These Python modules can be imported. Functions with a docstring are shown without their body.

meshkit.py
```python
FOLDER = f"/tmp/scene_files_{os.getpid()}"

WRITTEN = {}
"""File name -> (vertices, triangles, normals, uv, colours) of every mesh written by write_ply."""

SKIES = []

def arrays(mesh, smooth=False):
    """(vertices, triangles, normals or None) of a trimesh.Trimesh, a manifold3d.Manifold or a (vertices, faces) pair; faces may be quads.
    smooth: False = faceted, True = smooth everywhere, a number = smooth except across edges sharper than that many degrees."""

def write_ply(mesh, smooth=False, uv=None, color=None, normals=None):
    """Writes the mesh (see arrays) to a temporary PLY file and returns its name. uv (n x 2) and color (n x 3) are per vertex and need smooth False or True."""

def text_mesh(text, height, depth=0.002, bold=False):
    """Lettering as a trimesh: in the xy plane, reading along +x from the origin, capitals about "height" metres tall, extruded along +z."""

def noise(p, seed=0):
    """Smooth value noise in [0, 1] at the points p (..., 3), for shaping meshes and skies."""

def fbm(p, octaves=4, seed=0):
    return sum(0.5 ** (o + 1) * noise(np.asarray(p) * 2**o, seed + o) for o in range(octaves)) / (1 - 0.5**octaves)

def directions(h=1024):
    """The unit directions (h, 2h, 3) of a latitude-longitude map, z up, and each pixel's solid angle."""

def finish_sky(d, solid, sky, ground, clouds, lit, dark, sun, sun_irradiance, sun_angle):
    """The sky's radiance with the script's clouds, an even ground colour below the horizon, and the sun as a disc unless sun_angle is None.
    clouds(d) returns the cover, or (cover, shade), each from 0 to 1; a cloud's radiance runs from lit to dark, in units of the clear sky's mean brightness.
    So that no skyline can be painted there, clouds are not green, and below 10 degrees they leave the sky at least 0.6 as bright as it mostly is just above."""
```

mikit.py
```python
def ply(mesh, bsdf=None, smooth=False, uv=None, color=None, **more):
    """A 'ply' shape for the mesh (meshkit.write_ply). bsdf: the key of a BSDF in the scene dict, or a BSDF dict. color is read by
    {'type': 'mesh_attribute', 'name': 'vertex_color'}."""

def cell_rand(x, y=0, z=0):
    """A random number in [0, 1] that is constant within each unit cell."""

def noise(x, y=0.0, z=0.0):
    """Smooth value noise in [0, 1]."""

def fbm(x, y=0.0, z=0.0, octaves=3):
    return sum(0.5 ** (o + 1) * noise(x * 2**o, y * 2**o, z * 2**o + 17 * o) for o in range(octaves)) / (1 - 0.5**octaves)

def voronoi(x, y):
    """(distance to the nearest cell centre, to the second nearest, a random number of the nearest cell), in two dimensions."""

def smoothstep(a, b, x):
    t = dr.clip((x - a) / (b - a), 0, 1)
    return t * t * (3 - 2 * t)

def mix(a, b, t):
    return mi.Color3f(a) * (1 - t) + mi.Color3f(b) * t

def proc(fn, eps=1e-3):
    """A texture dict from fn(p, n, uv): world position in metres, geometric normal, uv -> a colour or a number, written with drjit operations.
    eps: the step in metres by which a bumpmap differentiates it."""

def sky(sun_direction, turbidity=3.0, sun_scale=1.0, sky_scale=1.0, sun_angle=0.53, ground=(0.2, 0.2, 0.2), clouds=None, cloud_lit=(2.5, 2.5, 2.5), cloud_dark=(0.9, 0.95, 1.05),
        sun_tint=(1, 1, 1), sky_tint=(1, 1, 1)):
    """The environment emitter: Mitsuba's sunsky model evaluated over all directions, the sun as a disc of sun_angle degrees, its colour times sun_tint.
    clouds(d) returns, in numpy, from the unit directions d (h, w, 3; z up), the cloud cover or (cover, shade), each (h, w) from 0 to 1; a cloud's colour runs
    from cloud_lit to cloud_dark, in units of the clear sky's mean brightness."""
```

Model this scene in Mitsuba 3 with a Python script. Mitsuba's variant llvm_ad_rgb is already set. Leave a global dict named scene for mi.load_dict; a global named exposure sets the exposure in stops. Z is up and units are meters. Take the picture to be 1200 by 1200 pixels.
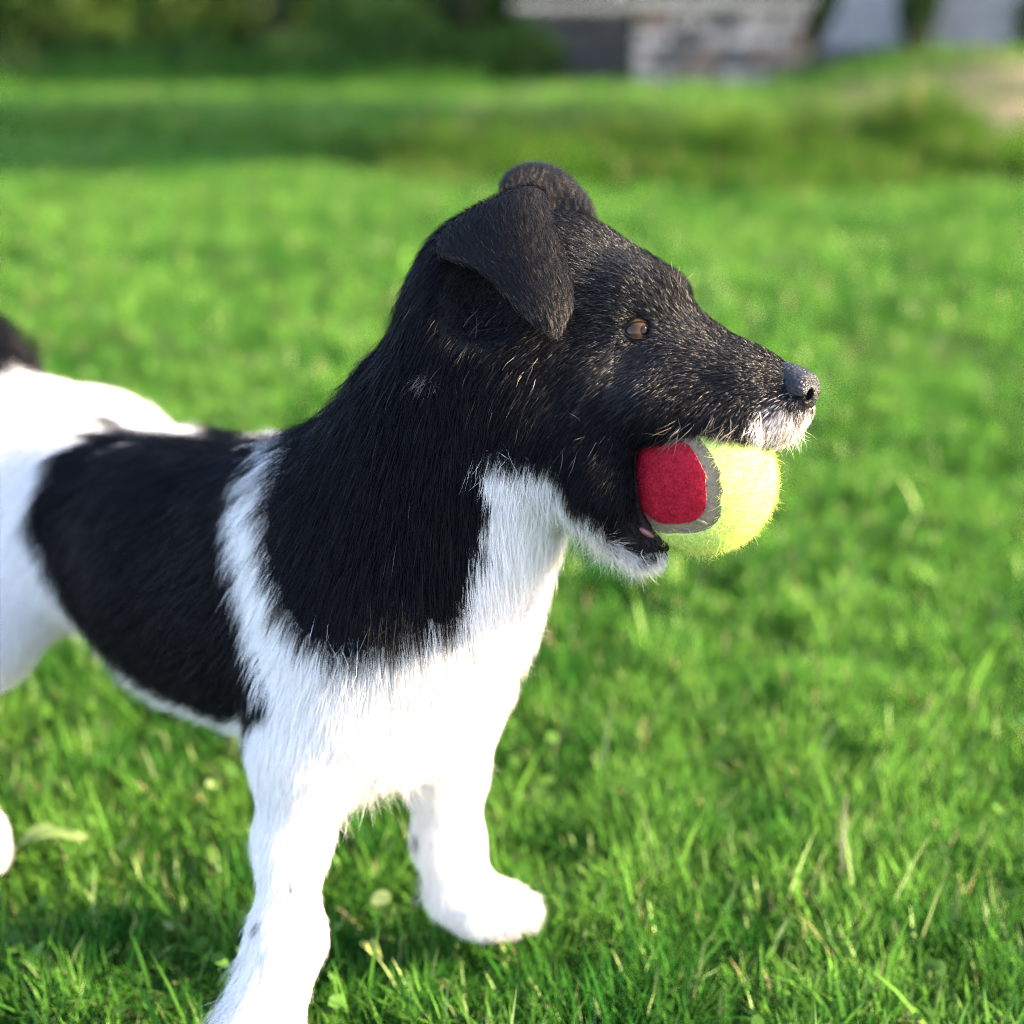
import math, random
import numpy as np, trimesh
from scipy.spatial import cKDTree
from scipy.interpolate import CubicSpline
import mitsuba as mi, mikit, meshkit

T = mi.ScalarTransform4f
scene, labels = {}, {}

# ------------------------------------------------------------------ camera, daylight, exposure
H, PITCH, F = .476, math.radians(17.8), 1750.0
CP, SP = math.cos(PITCH), math.sin(PITCH)
GROUND = -.016                                   # the soil under the turf; the paws stand at about 0
scene['camera'] = {'type': 'thinlens', 'fov': 2*math.degrees(math.atan(600/F)), 'aperture_radius': .0062, 'focus_distance': .652,
                   'near_clip': .02, 'far_clip': 200.0, 'to_world': T().look_at([0, 0, H], [0, CP, H-SP], [0, 0, 1])}
SUN_EL, SUN_AZ = math.radians(22), math.radians(-1)
SUN = [math.cos(SUN_EL)*math.cos(SUN_AZ), math.cos(SUN_EL)*math.sin(SUN_AZ), math.sin(SUN_EL)]
scene['sky'] = mikit.sky(SUN, turbidity=3, sun_tint=(1.0, 1.07, 1.22), ground=(.10, .14, .05), sky_scale=1.5, sky_tint=(1.30, 1.04, 1.13))
exposure = 4.35

rng = np.random.default_rng(7)
def unit(v): return v/np.maximum(np.linalg.norm(v, axis=-1, keepdims=True), 1e-12)
def P(px, py, zc):
    """a point of the dog as measured on a 1200 px survey sheet plus its distance"""
    X, Y = (px-600)*zc/F, (py-600)*zc/F
    return np.array([X, zc*CP - Y*SP, H - zc*SP - Y*CP])
RIGHT, UP, BACK = np.array([1., 0, 0]), np.array([0, SP, CP]), np.array([0, -CP, SP])   # BACK: towards the viewer
def on_ground(px, py, z=GROUND):
    d = np.array([(px-600)/F, CP-(py-600)/F*SP, -SP-(py-600)/F*CP])
    return np.array([0, 0, H]) + d*(z-H)/d[2]
def stand(px, dist):
    """the point of the terrain at that distance"""
    x = 0
    for _ in range(4):
        z = float(terrain(np.array([x]), np.array([dist]))[0]); x = (px-600)/F*(dist*CP+(H-z)*SP)
    return np.array([x, dist, z])

def tag(key, label=None, cat=None, group=None, kind=None):
    labels[key] = {k: v for k, v in dict(label=label, category=cat, group=group, kind=kind).items() if v}
used = {}
def numbered(name):
    n = used.get(name, 0); used[name] = n+1
    return name if n == 0 else f'{name}_{n:03d}'
def put(key, mesh, bsdf, smooth=False, uv=None, color=None, normals=None):
    key = numbered(key)
    if normals is not None:
        scene[key] = {'type': 'ply', 'filename': meshkit.write_ply(mesh, False, None, color, normals), 'face_normals': False, 'bsdf': {'type': 'ref', 'id': bsdf}}
    else:
        scene[key] = mikit.ply(mesh, bsdf, smooth=smooth, uv=uv, color=color)
    return key

# ------------------------------------------------------------------ materials
def rgb(*c): return {'type': 'rgb', 'value': list(c)}
VC = {'type': 'mesh_attribute', 'name': 'vertex_color'}
scene['mat_skin'] = {'type': 'twosided', 'b': {'type': 'principled', 'base_color': VC, 'roughness': .8, 'specular': .1}}
scene['mat_black_fur'] = {'type': 'twosided', 'b': {'type': 'principled', 'base_color': VC, 'roughness': .40, 'specular': .045}}
scene['mat_head_fur'] = {'type': 'twosided', 'b': {'type': 'principled', 'base_color': VC, 'roughness': .44, 'specular': .26}}
scene['mat_ear_fur'] = {'type': 'twosided', 'b': {'type': 'principled', 'base_color': VC, 'roughness': .42, 'specular': .11}}
scene['mat_white_fur'] = {'type': 'principledthin', 'base_color': VC, 'roughness': .6, 'diff_trans': .7, 'eta': 1.3}
scene['mat_fuzz'] = {'type': 'principledthin', 'base_color': VC, 'roughness': .8, 'diff_trans': .8, 'eta': 1.2}
scene['mat_grass'] = {'type': 'principledthin', 'base_color': VC, 'roughness': .38, 'diff_trans': .85, 'eta': 1.4}
scene['mat_leaf'] = {'type': 'principledthin', 'base_color': VC, 'roughness': .45, 'diff_trans': .6, 'eta': 1.4}
# ------------------------------------------------------------------ ground and turf
def grass_edge(x):
    return np.interp(x, [-4, -2, -1, -.5, .3, 1.3, 1.75, 2.4, 4], [8.5, 7.6, 6.6, 5.75, 5.25, 5.2, 5.5, 6.3, 7]) + .12*np.sin(x*5.3) + .06*np.sin(x*11.7+2)
def terrain(x, y):
    """height of the soil: a flat lawn, a low rise where the long grass starts"""
    e = grass_edge(x)
    t = np.clip((y-e)/1.2, 0, 1); t = t*t*(3-2*t)
    far = np.clip((y-8)/8, 0, 1)
    r = np.clip((x-1.9)/1.5, 0, 1)*np.clip((y-7.2)/5.5, 0, 1)
    return GROUND + .30*r*r*(3-2*r) + .05*t + np.interp(x, [-1.2, -.3, .8, 1.5, 2.2], [0, .04, .06, .05, 0])*np.interp(y-e, [0, .45, .9, 1.6], [0, 1, .8, 0]) + .02*far*np.sin(x*1.3+y) + .006*(meshkit.noise(np.stack([x*3, y*3, 0*x], -1), 5)-.5)
xs = np.concatenate([np.linspace(-90, -8, 14), np.linspace(-7.5, 7.5, 121), np.linspace(8, 90, 14)])
ys = np.concatenate([np.linspace(-40, -1, 12), np.linspace(-.8, 20, 170), np.linspace(22, 120, 16)])
gx, gy = np.meshgrid(xs, ys, indexing='ij')
gz = terrain(gx, gy)
gi = np.arange(gx.size).reshape(gx.shape)
quad = np.stack([gi[:-1, :-1], gi[1:, :-1], gi[1:, 1:], gi[:-1, 1:]], -1).reshape(-1, 4)
def lawn_colour(p, n, uv):
    a = mikit.fbm(p.x*2.2, p.y*2.2, 0, 4)
    b = mikit.fbm(p.x*45, p.y*45, 3, 3)
    c = mikit.mix([.024, .055, .012], [.050, .095, .020], a)
    c = mikit.mix(c, [.05, .036, .022], mikit.smoothstep(.55, .75, b)*.8)
    far = mikit.smoothstep(9, 11, p.y)
    soil = mikit.smoothstep(.48, .62, mikit.fbm(p.x*.7+3, p.y*.5, 1, 3))
    bare = mikit.smoothstep(1.6, 2.4, p.x - (p.y-8)*.10)*mikit.smoothstep(7.0, 8.0, p.y)*mikit.smoothstep(12.0, 9.5, p.y)
    c = mikit.mix(c, [.27, .21, .14], dr_max(far*soil*.45, bare*mikit.smoothstep(.30, .55, mikit.fbm(p.x*2, p.y*2, 9, 3))))
    return c
import drjit as dr
def dr_max(a, b): return dr.maximum(a, b)
scene['mat_lawn'] = {'type': 'diffuse', 'reflectance': mikit.proc(lawn_colour)}
put('lawn', (np.stack([gx, gy, gz], -1).reshape(-1, 3), quad), 'mat_lawn', smooth=True)
tag('lawn', 'flat green turf of the mown lawn running back to the hedge', kind='structure')

def blades(root, length, width, lean, heading, segs, colour, droop=.9):
    """grass blades as tapered bent ribbons; returns vertices, faces, normals, colours"""
    n = len(root)
    t = np.linspace(0, 1, segs+1)
    fwd = np.stack([np.cos(heading), np.sin(heading), 0*heading], -1)
    twist = rng.uniform(-.9, .9, n)
    side = np.stack([-np.sin(heading+twist), np.cos(heading+twist), 0*heading], -1)
    ang = lean[:, None] + droop*lean[:, None]*t[None]**1.3 + rng.normal(0, .06, (n, 1))*t
    step = length[:, None]/segs
    dx, dz = np.sin(ang)*step, np.cos(ang)*step
    cx = np.concatenate([np.zeros((n, 1)), np.cumsum(dx[:, :-1], 1)], 1); cz = np.concatenate([np.zeros((n, 1)), np.cumsum(dz[:, :-1], 1)], 1)
    ctr = root[:, None] + cx[..., None]*fwd[:, None] + cz[..., None]*np.array([0, 0, 1.])
    prof = np.array([.75, 1, .8, .5, .3])[:segs] if segs <= 5 else np.linspace(1, .3, segs)
    w = width[:, None]*.5*prof[None]
    L = ctr[:, :-1] - w[..., None]*side[:, None]; R = ctr[:, :-1] + w[..., None]*side[:, None]
    V = np.concatenate([np.stack([L, R], 2).reshape(n, -1, 3), ctr[:, -1:]], 1)
    m = 2*segs+1
    f = []
    for k in range(segs-1): f += [[2*k, 2*k+1, 2*k+3], [2*k, 2*k+3, 2*k+2]]
    f += [[2*segs-2, 2*segs-1, 2*segs]]
    Fc = (np.array(f)[None] + (np.arange(n)*m)[:, None, None]).reshape(-1, 3)
    tang = np.stack([np.sin(ang), np.cos(ang)], -1)
    nr = -tang[..., 1:]*fwd[:, None] + tang[..., :1]*np.array([0, 0, 1.])
    nr = -nr + 0
    nr = np.where((nr[..., 2:] < 0), -nr, nr)
    N = np.concatenate([np.repeat(nr[:, :-1], 2, 1), nr[:, -1:]], 1).reshape(-1, 3)
    shade = np.concatenate([np.repeat(t[:-1], 2), t[-1:]])
    col = colour[:, None]*(1+0*shade[None, :, None])
    return V.reshape(-1, 3), Fc, unit(N), col.reshape(-1, 3)
def grass_colour(x, y, n):
    a = (.5*meshkit.fbm(np.stack([x*3.5, y*3.5, 0*x], -1), 3, 11)+.5*meshkit.noise(np.stack([x*22, y*22, 0*x], -1), 13))[:, None]
    b = np.clip((a-.5)*2.6+.52+rng.normal(0, .22, (n, 1)), 0, 1)
    c = np.array([.030, .118, .016])*(1-b) + np.array([.130, .285, .042])*b
    u = rng.uniform(0, 1, n)
    c[u < .075] = np.array([.30, .40, .14])*rng.uniform(.7, 1.2, ((u < .075).sum(), 1))
    c[u < .016] = np.array([.42, .34, .17])*rng.uniform(.6, 1.2, ((u < .016).sum(), 1))
    return c*rng.uniform(.62, 1.38, (n, 1))
sets = []
def turf(n, y0, y1, half, lmin, lmax, w, segs, leanmax=1.0, inner=None):
    y = rng.uniform(y0, y1, int(n*2.2)); hw = half(y); keep = rng.uniform(0, half(y1), len(y)) < hw
    y = y[keep][:n]; x = rng.uniform(-1, 1, len(y))*half(y)
    if inner is not None:
        o = np.abs(x) > inner(y); x, y = x[o], y[o]
    # tufts: the turf is not even
    dens = .5*meshkit.fbm(np.stack([x*8, y*8, 0*x], -1), 3, 3) + .5*meshkit.noise(np.stack([x*26, y*26, 0*x], -1), 13)
    k = rng.uniform(.15, .62, len(x)) < dens
    x, y, dens = x[k], y[k], dens[k]
    if y1 > 9:                                    # little grows on the bare strip
        k = (x-(y-8)*.10 < 1.5) | (y > 11.5) | (rng.uniform(0, 1, len(x)) < .12); x, y, dens = x[k], y[k], dens[k]
    n = len(x)
    root = np.stack([x, y, terrain(x, y)-.002], -1)
    ln = rng.uniform(lmin, lmax, n)*(.30+1.4*dens)
    sets.append(blades(root, ln, rng.uniform(.7, 1.3, n)*w, rng.uniform(.12, leanmax, n), rng.uniform(0, 2*math.pi, n), segs, grass_colour(x, y, n)))
half = lambda y: .16 + y*.42
turf(120000, .30, 1.05, half, .018, .034, .0016, 3, 1.35)
turf(130000, 1.0, 2.2, half, .020, .038, .0022, 3, 1.2)
turf(110000, 2.1, 6.6, half, .024, .046, .0050, 2)
turf(4500, .32, 2.0, half, .040, .065, .0024, 3, 1.45)      # longer stems lying over
turf(120000, -.2, 8.0, lambda y: 1.0 + .62*np.maximum(y, 0), .024, .046, .0052, 2, 1.1, inner=half)   # the lawn goes on at both sides
turf(26000, 6.0, 14.0, half, .04, .10, .012, 2)
def join(sets):
    off, V, Fc, N, Cc = 0, [], [], [], []
    for v, f, n, c in sets:
        V.append(v); Fc.append(f+off); N.append(n); Cc.append(c); off += len(v)
    return (np.vstack(V), np.vstack(Fc)), np.vstack(N), np.vstack(Cc)
mesh, nn, cc = join(sets)
put('lawn_grass', mesh, 'mat_grass', normals=nn, color=cc)
tag('lawn_grass', 'short bright green mown grass covering the whole lawn', 'grass', kind='stuff')

# long unmown grass at the lawn's far edge
n = 56000
x = rng.uniform(-3.4, 3.4, n); edge = grass_edge(x)
y = edge - .35 + rng.gamma(1.7, .42, n) + rng.normal(0, .10, n)
hump = np.interp(x, [-3.4, -1.6, -1.0, -.5, 0, .5, 1.0, 1.5, 1.8, 2.2, 3.4], [.05, .06, .08, .12, .18, .20, .22, .19, .15, .10, .05])
clump = meshkit.fbm(np.stack([x*2.5, y*2.5, 0*x], -1), 3, 21)
ln = hump*np.interp(y-edge, [-.6, .25], [.12, 1.0])*(.10+2.1*np.clip(clump-.2, 0, 1))*np.where(y > edge+.8, .6, 1)*np.where(meshkit.noise(np.stack([x*1.7, 0*x, 0*x], -1), 77) > .62, 1.35, .9)*rng.uniform(.6, 1.5, n)
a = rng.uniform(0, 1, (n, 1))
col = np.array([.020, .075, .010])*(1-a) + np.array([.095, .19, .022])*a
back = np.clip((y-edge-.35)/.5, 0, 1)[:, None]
col = col*(1-back) + back*np.array([.17, .27, .045])*rng.uniform(.6, 1.3, (n, 1))  # front blades darkened for shade, drier sunlit back lightened, by colour alone
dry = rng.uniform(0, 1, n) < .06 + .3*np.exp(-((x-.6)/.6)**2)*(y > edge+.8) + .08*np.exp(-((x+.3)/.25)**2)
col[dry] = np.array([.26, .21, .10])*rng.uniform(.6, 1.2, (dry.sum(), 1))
k = (x < 1.25) | (y < edge+.75)
x2 = rng.uniform(-6.5, -.2, 16000); y2 = rng.uniform(10.8, 15.5, 16000)
c2 = meshkit.fbm(np.stack([x2*1.3, y2*1.3, 0*x2], -1), 3, 41); s2 = (c2 > .47) | (y2 > 14)
x2, y2, c2 = x2[s2], y2[s2], c2[s2]; m2 = len(x2)
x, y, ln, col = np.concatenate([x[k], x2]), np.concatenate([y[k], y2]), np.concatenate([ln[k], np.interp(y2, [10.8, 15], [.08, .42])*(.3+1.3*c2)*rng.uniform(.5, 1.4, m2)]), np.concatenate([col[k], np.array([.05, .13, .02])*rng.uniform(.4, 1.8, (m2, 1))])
k = slice(None); x, y, ln, col = x[k], y[k], ln[k], col[k]; n = len(x)
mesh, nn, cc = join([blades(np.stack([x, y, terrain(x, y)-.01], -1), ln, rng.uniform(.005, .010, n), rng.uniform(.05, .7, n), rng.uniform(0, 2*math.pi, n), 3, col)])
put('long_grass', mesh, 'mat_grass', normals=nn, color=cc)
tag('long_grass', 'bank of long unmown grass along the far edge of the lawn', 'grass', kind='stuff')

# small round weed leaves in the turf
def leaf_discs(x, y, z, r, col, tilt=.7):
    n = len(x); k = 7
    th = np.linspace(0, 2*math.pi, k, endpoint=False)
    a = unit(np.stack([rng.normal(0, tilt, n), rng.normal(0, tilt, n), np.ones(n)], -1))
    u = unit(np.cross(a, np.stack([rng.normal(0, 1, n), rng.normal(0, 1, n), .2*np.ones(n)], -1))); v = np.cross(a, u)
    asp = rng.uniform(.5, .8, n)
    ring = np.stack([x, y, z], -1)[:, None] + r[:, None, None]*(np.cos(th)[None, :, None]*u[:, None] + (asp[:, None]*np.sin(th)[None])[..., None]*v[:, None]) - (.25*r)[:, None, None]*(np.cos(th)**2)[None, :, None]*a[:, None]
    V = np.concatenate([ring, np.stack([x, y, z], -1)[:, None]], 1)
    f = np.array([[i, (i+1) % k, k] for i in range(k)])
    Fc = (f[None]+(np.arange(n)*(k+1))[:, None, None]).reshape(-1, 3)
    return V.reshape(-1, 3), Fc, np.repeat(a, k+1, 0), np.repeat(col, k+1, 0)
n = 2600
y = rng.uniform(.35, 2.2, n); x = rng.uniform(-1, 1, n)*half(y)
k = meshkit.fbm(np.stack([x*5, y*5, 0*x], -1), 2, 33) > .5
x, y = x[k], y[k]; n = len(x)
col = np.array([.07, .15, .03])*rng.uniform(.6, 1.5, (n, 1)); pale = rng.uniform(0, 1, n) < .05
col[pale] = np.array([.20, .27, .11])
mesh, nn, cc = join([leaf_discs(x, y, GROUND+rng.uniform(.008, .024, n), rng.uniform(.003, .0075, n), col)])
put('weed_leaves', mesh, 'mat_leaf', normals=nn, color=cc)
tag('weed_leaves', 'small round clover and daisy leaves scattered through the short turf', 'weeds', kind='stuff')

# two fallen leaves
def fallen_leaf(px, py, length, heading, width, col, label, curl):
    c = on_ground(px, py, .004)
    s, t = np.meshgrid(np.linspace(0, 1, 12), np.linspace(-1, 1, 7), indexing='ij')
    w = width*np.sin(np.pi*s**.85)**.8
    z = .004 + curl*length*np.sin(np.pi*s)*.35 + .35*w*np.abs(t)*np.cos(3*s) + .0012*np.sin(9*s+4*t)
    lx, ly = (s-.5)*length, t*w*.5
    ch, sh = math.cos(heading), math.sin(heading)
    V = np.stack([c[0]+lx*ch-ly*sh, c[1]+lx*sh+ly*ch, c[2]+z], -1).reshape(-1, 3)
    i = np.arange(84).reshape(12, 7)
    q = np.stack([i[:-1, :-1], i[1:, :-1], i[1:, 1:], i[:-1, 1:]], -1).reshape(-1, 4)
    b = rng.uniform(.8, 1.2, (84, 1))
    key = put('fallen_leaf', (V, q), 'mat_leaf', smooth=True, color=np.array(col)*b)
    tag(key, label, 'leaf')
fallen_leaf(436, 1122, .020, -.9, .008, (.30, .34, .10), 'pale yellow fallen leaf lying just right of the near front leg', .3)
fallen_leaf(62, 995, .044, .35, .016, (.17, .24, .09), 'larger pale green curled leaf lying in shade under the belly at far left', .5)
# ------------------------------------------------------------------ far side: tombs, headstones, hedge shrubs, trees
def stone_tex(c1, c2, s, seed, lich):
    def fn(p, n, uv):
        a = mikit.fbm(p.x*s, p.y*s, p.z*s+seed, 4)
        c = mikit.mix(c1, c2, mikit.smoothstep(.3, .7, a))
        return mikit.mix(c, lich, mikit.smoothstep(.58, .7, mikit.fbm(p.x*s*1.7+9, p.y*s*1.7, p.z*s*1.7, 3))*.7)
    return fn
for nm, c1, c2, l in (('rubble', (.22, .15, .10), (.38, .27, .19), (.44, .36, .25)), ('rubble_pale', (.46, .36, .28), (.60, .49, .39), (.56, .48, .36)), ('rubble_dark', (.10, .085, .075), (.19, .16, .14), (.22, .22, .16)),
                      ('slab', (.44, .36, .25), (.58, .48, .35), (.58, .52, .38)), ('mortar', (.10, .09, .08), (.16, .14, .12), (.12, .14, .08)), ('headstone', (.24, .235, .235), (.32, .31, .31), (.28, .29, .25)), ('dark_stone', (.04, .04, .04), (.08, .077, .07), (.09, .10, .06))):
    scene['mat_'+nm] = {'type': 'diffuse', 'reflectance': mikit.proc(stone_tex(c1, c2, 9.0, len(nm), l))}
def rough_box(size, seed, bevel=.02, rough=.012):
    m = trimesh.creation.box(size)
    m = m.subdivide().subdivide()
    v = m.vertices; h = np.array(size)/2
    edge = (np.abs(v) > h-1e-6).sum(1)
    v = v*(1-(np.clip(edge-1, 0, 2)[:, None]*bevel*.5)/np.maximum(h, .03)*.6)
    v = v + (meshkit.noise(v*11+seed*7.3, seed)[:, None]-.5)*rough*2*unit(v)
    return v, m.faces
def place(v, c, yaw=0., lean=0., roll=0.):
    v = np.asarray(v)
    cl, sl = math.cos(lean), math.sin(lean); v = np.stack([v[:, 0], v[:, 1]*cl-v[:, 2]*sl, v[:, 1]*sl+v[:, 2]*cl], -1)
    cr, sr = math.cos(roll), math.sin(roll); v = np.stack([v[:, 0]*cr-v[:, 2]*sr, v[:, 1], v[:, 0]*sr+v[:, 2]*cr], -1)
    cy, sy = math.cos(yaw), math.sin(yaw); v = np.stack([v[:, 0]*cy-v[:, 1]*sy, v[:, 0]*sy+v[:, 1]*cy, v[:, 2]], -1)
    return v + np.asarray(c)
def chest_tomb(px, dist, w, d, h, yaw, label, pale, z0=-.15):
    key = numbered('chest_tomb'); tag(key, label, 'tomb', 'chest tombs in the old grass')
    g = stand(px, dist); base = np.array([g[0], g[1]+d/2, z0])
    core = trimesh.creation.box([w-.06, d-.06, h-.06-z0])
    put(key+'__core', (place(core.vertices+[0, 0, (h-z0)/2], base, yaw), core.faces), 'mat_mortar')
    r = random.Random(int(px)); hh = h-.1-z0; rows = 5
    for face in ('front', 'side', 'end'):
        span = w if face == 'front' else d
        for row in range(rows):
            s = -span/2
            while s < span/2-.05:
                l = min(r.uniform(.16, .36), span/2-s)
                if span/2-s-l < .1: l = span/2-s
                v, f = rough_box((l-.035, .07, hh/rows-.035), r.randint(0, 999))
                cz = (row+.5)*hh/rows
                if face == 'front': v = place(v+[s+l/2, -d/2+.02-r.uniform(0, .02), cz], base, yaw)
                else:
                    sg = 1 if face == 'end' else -1
                    v = place(np.stack([-sg*v[:, 1]+sg*(w/2-.02), v[:, 0]+s+l/2, v[:, 2]+cz], -1), base, yaw)
                put(key+'__stone', (v, f if face == 'front' else f), pale if pale == 'mat_dark_stone' or r.random() < .45 else r.choice(['mat_rubble', 'mat_rubble', 'mat_rubble_dark']), smooth=40)
                s += l
    v, f = rough_box((w+.16, d+.16, .12), int(px), .03, .010)
    put(key+'__slab', (place(v+[0, 0, h-.02-z0], base, yaw), f), 'mat_slab', smooth=40)
    tag(key+'__slab', 'worn ledger slab with lichen')
chest_tomb(846, 13.8, 1.50, .85, .75, -.10, 'rubble stone chest tomb with a thick worn slab behind the long grass', 'mat_rubble_pale')
chest_tomb(672, 16.4, 1.15, .9, .76, .05, 'low chest tomb, darkened by painted shade, standing left behind the rubble stone chest tomb', 'mat_dark_stone')  # its stones are all dark to paint in the shade over it
def headstone(px, dist, w, h, yaw, lean, roll, label):
    key = numbered('headstone'); tag(key, label, 'headstone', 'pale headstones at the right')
    g = stand(px, dist)
    th = np.linspace(0, math.pi, 17)
    pts = [(-w/2, -.3), (w/2, -.3), (w/2, h-.25*w)] + [(w/2*math.cos(t), h-.25*w+.25*w*math.sin(t)) for t in th[1:-1]] + [(-w/2, h-.25*w)]
    from shapely.geometry import Polygon
    m = trimesh.creation.extrude_polygon(Polygon(pts).buffer(-.012).buffer(.012), .11, engine='earcut')
    v = np.stack([m.vertices[:, 0], m.vertices[:, 2]-.055, m.vertices[:, 1]], -1)
    put(key+'__slab', (place(v, g, yaw, lean, roll), m.faces[:, ::-1]), 'mat_headstone', smooth=35)
    b = trimesh.creation.box([w+.14, .26, .12])
    put(key+'__plinth', (place(b.vertices+[0, 0, .0], g, yaw), b.faces), 'mat_dark_stone')
headstone(1014, 13.6, .76, 1.35, -.10, .06, -.36, 'tall pale grey headstone, left one of the pair, leaning slightly')
headstone(1126, 13.2, .70, 1.3, -.10, .05, -.34, 'tall pale grey headstone, right one of the pair, beside dark shrubs')

def shrub(px, dist, rx, ry, rz, n, leaf, c1, c2, label, lit=0., stemz=-.1, group='hedge shrubs behind the lawn', name='shrub', cat='shrub', at=None):
    key = numbered(name); tag(key, label, cat, group)
    g = stand(px, dist) if at is None else np.array(at, float)
    c = g + np.array([0, 0, stemz+rz*.85])
    d = unit(rng.normal(0, 1, (n, 3))); rad = rng.uniform(.25, 1, (n, 1))**.45
    bump = .72 + .55*meshkit.fbm(d*2.3+len(scene), 3, 5)[:, None]
    p = c + d*rad*bump*np.array([rx, ry, rz])
    keep = (meshkit.fbm(p*3.2/np.max([rx, .6]), 2, 8) > .40) & (p[:, 2] > g[2]+.02)
    p, d = p[keep], d[keep]; m = len(p)
    a = rng.uniform(0, 1, (m, 1))**1.5
    col = (np.array(c1)*(1-a)+np.array(c2)*a)
    br = (meshkit.noise(p*2.6+5, 4) > .66) & (rng.uniform(0, 1, m) < .7); col[br] = np.array([.15, .23, .045])*rng.uniform(.6, 1.2, (br.sum(), 1))  # bright leaf clusters colour in sunlit foliage
    nr = unit(d*.7+rng.normal(0, .7, (m, 3))); u = unit(np.cross(nr, rng.normal(0, 1, (m, 3)))); v = np.cross(nr, u)
    L = leaf*rng.uniform(.6, 1.3, (m, 1))
    V = np.stack([p-u*L*.5, p+v*L*.3, p+u*L*.5, p-v*L*.3], 1).reshape(-1, 3)
    Fc = (np.array([[0, 1, 2], [0, 2, 3]])[None]+(np.arange(m)*4)[:, None, None]).reshape(-1, 3)
    put(key+'__crown', (V, Fc), 'mat_leaf', normals=np.repeat(nr, 4, 0), color=np.repeat(col, 4, 0))
    sets = []
    for k in range(5):
        q = c + np.array([rng.normal(0, rx*.35), rng.normal(0, ry*.35), rng.uniform(0, rz*.5)])
        b = g + np.array([rng.normal(0, .08), rng.normal(0, .08), -.05])
        tt = np.linspace(0, 1, 6)[:, None]
        path = b*(1-tt)+q*tt+np.array([0, 0, 1])*np.sin(np.pi*tt)*.08*rz + rng.normal(0, .015*rx, (6, 3))*np.sin(np.pi*tt)
        sets.append(tube(path, np.linspace(.06, .02, 6)*max(.5, rz/1.2)))
    put(key+'__trunk', cat_mesh(sets), 'mat_bark', smooth=True)
    return key
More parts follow.
